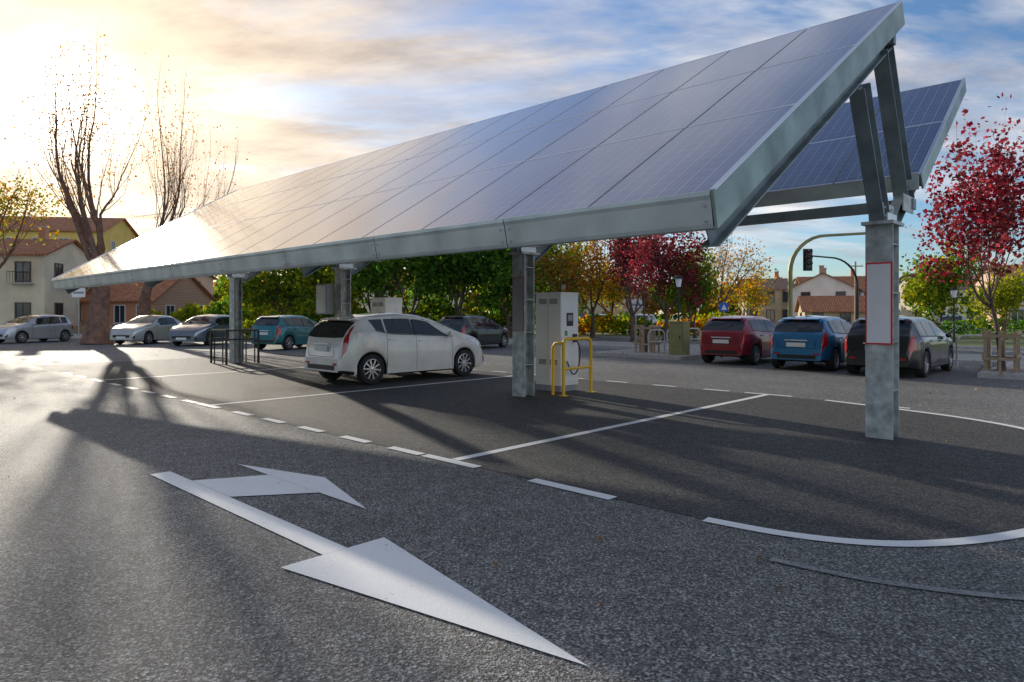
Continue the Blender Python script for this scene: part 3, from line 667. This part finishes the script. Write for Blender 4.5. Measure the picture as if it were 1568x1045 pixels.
# ------------------------------------------------------------ buildings
def house(name,x,y,w,d,eave,rise,wall,roof,rz=0,floors=2,wins=3,frame=M_FRAME,balc=False,door=None,chim=1,over=.35,winh=1.3,winw=.9):
    p=empty(name,(x,y,0),rz)
    g=MB(); g.box((0,0,eave/2),(w,d,eave),wall); g.box((0,0,.3),(w+.06,d+.06,.6),M_OCHRE)
    for s in(-1,1): g.add([(s*w/2,-d/2,eave),(s*w/2,d/2,eave),(s*w/2,0,eave+rise)],[(0,1,2)],wall)
    g.obj('walls',parent=p)
    g=MB(); o=over; sl=rise/(d/2)
    for s in(-1,1):
        a=Vector((0,s*(d/2+o),eave-o*sl+.08)); b=Vector((0,0,eave+rise+.08))
        vs=[(-w/2-o,a.y,a.z),(w/2+o,a.y,a.z),(w/2+o,b.y,b.z),(-w/2-o,b.y,b.z)]; vs+=[(q[0],q[1],q[2]-.12) for q in vs]
        g.add(vs,[(0,1,2,3),(7,6,5,4),(0,4,5,1),(1,5,6,2),(2,6,7,3),(3,7,4,0)],roof)
    g.obj('roof',parent=p)
    for i in range(chim):
        g=MB(); cx=w*(.25-.5*i); g.box((cx,.3,eave+rise+.3),(.5,.5,1.3),M_BRICK); g.box((cx,.3,eave+rise+1.0),(.62,.62,.1),M_KERB); g.obj('chimney_%d'%(i+1),parent=p)
    g=MB(); fh=eave/floors
    def window(cx,cz,face):
        ww,wh=winw,min(winh,fh*.55)
        if face=='f': T=Matrix.Translation((cx,-d/2,cz))
        elif face=='r': T=Matrix.Translation((w/2,cx,cz))@Matrix.Rotation(R(90),4,'Z')
        else: T=Matrix.Translation((-w/2,cx,cz))@Matrix.Rotation(R(-90),4,'Z')
        g.M=T
        g.box((0,-.01,0),(ww,.03,wh),M_WIN)
        for s in(-1,1): g.box((s*(ww/2+.04),-.03,0),(.08,.09,wh+.16),frame); g.box((0,-.03,s*(wh/2+.04)),(ww,.085,.08),frame)
        g.box((0,-.035,0),(.05,.03,wh),frame); g.box((0,-.07,-wh/2-.12),(ww+.3,.16,.07),M_KERB)
        if balc and cz>fh:
            g.box((0,-.3,-wh/2-.2),(ww+.6,.6,.09),M_KERB); g.box((0,-.58,-wh/2+.62),(ww+.6,.03,.04),M_DARKM)
            for i in range(9): g.box((-(ww+.56)/2+i*(ww+.56)/8,-.58,-wh/2+.22),(.02,.02,.78),M_DARKM)
        g.M=Matrix()
    for f in range(floors):
        for i in range(wins):
            cx=-w/2+w*(i+.5)/wins; cz=fh*f+fh*.55
            if f==0 and door is not None and i==wins//2:
                g.box((cx,-d/2-.03,1.05),(1.0,.08,2.1),door); continue
            window(cx,cz,'f')
        for i in range(max(1,int(d/3.5))):
            cy=-d/2+d*(i+.5)/max(1,int(d/3.5)); window(cy,fh*f+fh*.55,'r'); window(cy,fh*f+fh*.55,'l')
    g.obj('windows',parent=p)
    return p
house('cream_house',-37.8,51,8.5,7,5.8,1.3,M_CREAM,M_TILE,R(6),2,3,M_FRAME,balc=True,door=M_DOOR)
house('yellow_apartment_house',-52,78,13,10,10.6,2.0,M_YELW,M_TILE,R(8),3,5,M_FRAMEW)
house('low_brick_house',-31.5,56,10,7,2.7,2.2,M_BRICK,M_TILE,R(-12),1,5,M_FRAMEW,door=M_FRAME)
house('white_house',-36.5,68,6,6,5.0,1.0,M_WALLW,M_TILE,R(5),2,2)
house('pink_house',-32.8,66,4.2,6,5.1,.9,M_PINK,M_TILE2,R(-5),2,2,chim=0)
house('white_house',39,84,10,7.5,4.4,1.9,M_WALLW,M_TILE2,R(62),2,4,M_FRAME,chim=2)
house('white_house',44,92,9,7,4.6,1.9,M_WALLW,M_TILE,R(-15),2,4,M_FRAME,chim=1)
house('ochre_house',34.5,92,6,7,4.8,1.4,M_OCHRE,M_TILE2,R(-10),2,3,chim=1)
house('tiled_outbuilding',36,74,8,5,1.9,1.5,M_OCHRE,M_TILE,R(-15),1,3,chim=0)
house('pink_house',49,62,9,8,4.6,1.4,M_PINK,M_TILE,R(-20),2,4,M_FRAMEW)
house('cream_house',60,95,10,8,5,2,M_CREAM,M_TILE2,R(10),2,4)
house('ochre_house',12,95,10,8,4.2,1.6,M_OCHRE,M_TILE,R(10),2,3)
house('cream_house',-14,92,14,8,5.5,2,M_CREAM,M_TILE,R(-8),2,5)
g=MB(); g.box((0,0,3.8),(2.2,2.2,7.6),M_OCHRE); g.add([(-1.25,-1.25,7.6),(1.25,-1.25,7.6),(1.25,1.25,7.6),(-1.25,1.25,7.6),(0,0,10)],[(0,1,4),(1,2,4),(2,3,4),(3,0,4),(3,2,1,0)],M_TILE2)
g.box((0,-1.11,6.3),(.7,.05,1.4),M_BLACK); g.tube([(0,0,10),(0,0,11)],.05,M_DARKM,6); g.obj('church_tower',loc=(57,145,0))

# ------------------------------------------------------------ street furniture
LENS=[mat('lens_red',(.10,.01,.01),.2,var=0),mat('lens_amber',(.10,.05,.01),.2,var=0),mat('lens_green',(.01,.08,.05),.2,var=0)]
def arc_mast(name,x,y,h,reach,side,head=None,mt=M_OLIVE,r0=.09,rz=0):
    g=MB(); pts=[(0,0,0),(0,0,h*.35),(0,0,h*.68)]; rr=h*.3
    for i in range(1,9):
        a=math.pi/2*i/8; pts.append((side*rr*(1-math.cos(a)),0,h*.68+rr*math.sin(a)))
    pts.append((side*reach,0,h)); k=len(pts)
    g.tube(pts,[r0*(1-.45*i/(k-1)) for i in range(k)],mt,12); g.box((0,0,.01),(.3,.3,.02),mt)
    if head:
        hx=side*reach
        g.box((hx,0,h-.18),(.26,.16,.86),M_BLACK); g.box((hx,.1,h-.18),(.42,.02,1.0),M_DARKM)
        for i in range(3):
            z=h+.1-i*.27; g.tube([(hx,-.08,z),(hx,-.1,z)],.09,LENS[i],14)
            g.tube([(hx,-.08,z+.1),(hx,-.24,z+.08)],[.1,.09],M_BLACK,8)
    else:
        g.tube([(side*reach,0,h),(side*(reach+.35),0,h-.02)],.05,mt,8)
    g.obj(name,loc=(x,y,0),rz=rz)
arc_mast('curved_street_mast',10.3,25,4.52,3.0,1,None)
arc_mast('traffic_light',15.6,30.5,4.15,2.2,-1,True,M_DARKM,.06)
def sign(name,x,y,h,kind,rz=0,s=1):
    g=MB(); g.tube([(0,0,0),(0,0,h)],.025,M_GALV,8)
    if kind=='rect': g.box((0,-.04,h-.3),(.75*s,.02,.55*s),M_SIGNW); g.box((0,-.052,h-.3),(.6*s,.006,.12*s),M_GREYP)
    if kind=='blue':
        g.box((0,-.04,h-.25),(.4,.02,.4),M_SIGNB); g.add([(-.13,-.053,h-.38),(.13,-.053,h-.38),(0,-.053,h-.13)],[(0,1,2)],M_SIGNW)
    g.obj(name,loc=(x,y,0),rz=rz)
sign('information_road_sign',-26.3,41,3.1,'rect',R(10)); sign('pedestrian_crossing_sign',10.2,32.5,2.1,'blue',R(-10))
sign('direction_sign',6.6,36,2.3,'rect')
def lamp(x,y,h):
    g=MB(); g.tube([(0,0,0),(0,0,.6),(0,0,h-.5)],[.07,.045,.03],M_DARKM,10)
    g.lathe([(0,h-.5),(.09,h-.48),(.15,h-.12)],M_SIGNW,12,'Z'); g.lathe([(.2,h-.12),(.12,h-.02),(0,h+.06)],M_DARKM,12,'Z'); g.obj('street_lamp',loc=(x,y,.1))
lamp(7.4,30,3.1); lamp(21.6,33,2.7); lamp(2.9,38,3.2)
g=MB(); g.tube([(0,0,0),(0,0,6.0)],[.11,.07],M_WOOD,10); g.box((0,0,5.6),(1.3,.08,.09),M_WOOD)
for s in (-.55,0,.55): g.tube([(s,0,5.65),(s,0,5.8)],.03,M_SIGNW,8)
g.obj('utility_pole',loc=(29.5,58,0))
g=MB(); g.box((0,0,.55),(.55,.45,1.1),M_OLIVE); g.box((0,0,1.12),(.6,.5,.05),M_OLIVE); g.box((0,-.23,.58),(.48,.012,.92),M_OLIVE); g.box((.15,-.245,.6),(.03,.02,.12),M_DARKM); g.obj('utility_cabinet',loc=(5.75,23.2,.13),rz=SITE,bevel=.01)
def guard(x,y,h=1.0):
    g=MB(); s=.3
    for i in(-1,0,1):
        for j in(-1,0,1):
            if i or j: g.box((i*s,j*s,h/2),(.055,.055,h),M_WOOD)
    for z in(.3,h-.12):
        for q in(-1,1): g.box((0,q*(s+.04),z),(2*s+.1,.025,.07),M_WOOD); g.box((q*(s+.042),0,z+.075),(.025,2*s+.1,.07),M_WOOD)
    g.obj('timber_tree_guard',loc=(x,y,.13),rz=SITE)
guard(12.15,16.75,.98); guard(4.95,24.7,1.0)
def hoops(x,y,rz,n,gap):
    for i in range(n):
        g=MB(); g.tube(rnd((-.38,0,0),(.38,0,0),.82,.2),.025,M_GALV,10); g.tube([(-.36,0,.4),(.36,0,.4)],.018,M_GALV,8)
        a=x+math.cos(rz)*gap*i; b=y+math.sin(rz)*gap*i; g.obj('bicycle_rack',loc=(a,b,.13),rz=rz)
hoops(11.4,18.4,R(-20),5,1.0); hoops(5.2,24.3,R(30),1,1); hoops(6.3,26.2,R(30),3,1)

# ------------------------------------------------------------ light and sky
sd=Vector((-.671,1,.3046)).normalized(); elev=math.asin(sd.z); az=math.atan2(sd.x,sd.y)
sl=bpy.data.lights.new('sun','SUN'); sl.energy=5.0; sl.angle=R(.6); sl.color=(1,.91,.77)
so=bpy.data.objects.new('sun',sl); scene.collection.objects.link(so); so.rotation_euler=sd.to_track_quat('Z','Y').to_euler(); so.location=(-30,40,30)
w=bpy.data.worlds.new('World'); scene.world=w; w.use_nodes=True; t=w.node_tree; bg=t.nodes['Background']
sky=N(t,'ShaderNodeTexSky'); sky.sky_type='NISHITA'; sky.sun_disc=False; sky.sun_elevation=elev; sky.sun_rotation=az; sky.air_density=1.0; sky.dust_density=.5; sky.ozone_density=2
tc=N(t,'ShaderNodeTexCoord'); sp=N(t,'ShaderNodeSeparateXYZ'); t.links.new(tc.outputs['Generated'],sp.inputs[0])
def M2(op,a,b=None,c=None,clamp=False):
    n=N(t,'ShaderNodeMath',operation=op); n.use_clamp=clamp
    for i,q in enumerate((a,b,c)):
        if q is None: continue
        if isinstance(q,(int,float)): n.inputs[i].default_value=q
        else: t.links.new(q,n.inputs[i])
    return n.outputs[0]
zz=M2('ADD',M2('MAXIMUM',sp.outputs[2],0),.16)
u=M2('DIVIDE',sp.outputs[0],zz); v=M2('DIVIDE',sp.outputs[1],zz)
cb=N(t,'ShaderNodeCombineXYZ'); t.links.new(u,cb.inputs[0]); t.links.new(v,cb.inputs[1])
mp=N(t,'ShaderNodeMapping'); mp.inputs['Rotation'].default_value=(0,0,R(35)); mp.inputs['Scale'].default_value=(.6,1.2,1); t.links.new(cb.outputs[0],mp.inputs[0])
n1=N(t,'ShaderNodeTexNoise'); n1.inputs['Scale'].default_value=1.15; n1.inputs['Detail'].default_value=9; n1.inputs['Roughness'].default_value=.58; n1.inputs['Distortion'].default_value=.35
t.links.new(mp.outputs[0],n1.inputs['Vector'])
dt=N(t,'ShaderNodeVectorMath',operation='DOT_PRODUCT'); dt.inputs[1].default_value=sd
nm=N(t,'ShaderNodeVectorMath',operation='NORMALIZE'); t.links.new(tc.outputs['Generated'],nm.inputs[0]); t.links.new(nm.outputs[0],dt.inputs[0])
dp=M2('MAXIMUM',dt.outputs['Value'],0); back_fill=M2('MAXIMUM',M2('MULTIPLY',dt.outputs['Value'],-1),0)
wide=M2('POWER',dp,6); mid=M2('POWER',dp,60); tight=M2('POWER',dp,900)
fac=M2('ADD',n1.outputs['Fac'],M2('MULTIPLY',wide,.14))
cr=ramp(t,[(.44,(0,0,0)),(.60,(1,1,1))]); t.links.new(fac,cr.inputs['Fac'])
high=M2('MULTIPLY_ADD',M2('MAXIMUM',M2('SUBTRACT',sp.outputs[2],.5),0),-1.6,1.0)   # thinner cloud towards the zenith
n2=N(t,'ShaderNodeTexNoise'); n2.inputs['Scale'].default_value=2.1; n2.inputs['Detail'].default_value=8; n2.inputs['Roughness'].default_value=.6; t.links.new(mp.outputs[0],n2.inputs['Vector'])
cc=ramp(t,[(.38,(.44,.43,.46)),(.5,(.74,.72,.74)),(.62,(1.0,.99,.98))]); t.links.new(n2.outputs['Fac'],cc.inputs['Fac'])
wm=N(t,'ShaderNodeMix',data_type='RGBA',blend_type='MULTIPLY'); t.links.new(M2('MINIMUM',M2('MULTIPLY',wide,1.3),1),wm.inputs[0]); t.links.new(cc.outputs[0],wm.inputs[6]); wm.inputs[7].default_value=(1,.88,.70,1)
sc=N(t,'ShaderNodeMix',data_type='RGBA',blend_type='MULTIPLY'); sc.inputs[0].default_value=1; sc.inputs[7].default_value=(.10,.125,.155,1); t.links.new(sky.outputs[0],sc.inputs[6])
mx=N(t,'ShaderNodeMix',data_type='RGBA'); t.links.new(M2('MULTIPLY',M2('MULTIPLY',cr.outputs[0],.9),high,clamp=True),mx.inputs[0]); t.links.new(sc.outputs[2],mx.inputs[6]); t.links.new(wm.outputs[2],mx.inputs[7])
def addglow(prev,fac,col):
    a=N(t,'ShaderNodeMix',data_type='RGBA',blend_type='ADD'); t.links.new(fac,a.inputs[0]); t.links.new(prev,a.inputs[6]); a.inputs[7].default_value=(*col,1); return a.outputs[2]
c=addglow(mx.outputs[2],wide,(.22,.13,.05)); c=addglow(c,mid,(.7,.52,.28)); c=addglow(c,tight,(7,6.2,5.0))
c=addglow(c,back_fill,(.30,.30,.31))  # fill glow added to the unseen sky opposite the sun, lifts camera-facing sides
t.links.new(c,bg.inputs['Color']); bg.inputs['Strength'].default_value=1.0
# ------------------------------------------------------------ camera
cam=bpy.data.cameras.new('camera'); co=bpy.data.objects.new('camera',cam); scene.collection.objects.link(co)
co.location=(0,0,1.55); co.rotation_euler=(R(90),0,0); cam.lens=23.74; cam.sensor_width=36; cam.shift_y=-.0271; cam.clip_end=3000; cam.clip_start=.05
scene.camera=co
scene.view_settings.view_transform='Standard'; scene.view_settings.look='None'; scene.view_settings.exposure=0
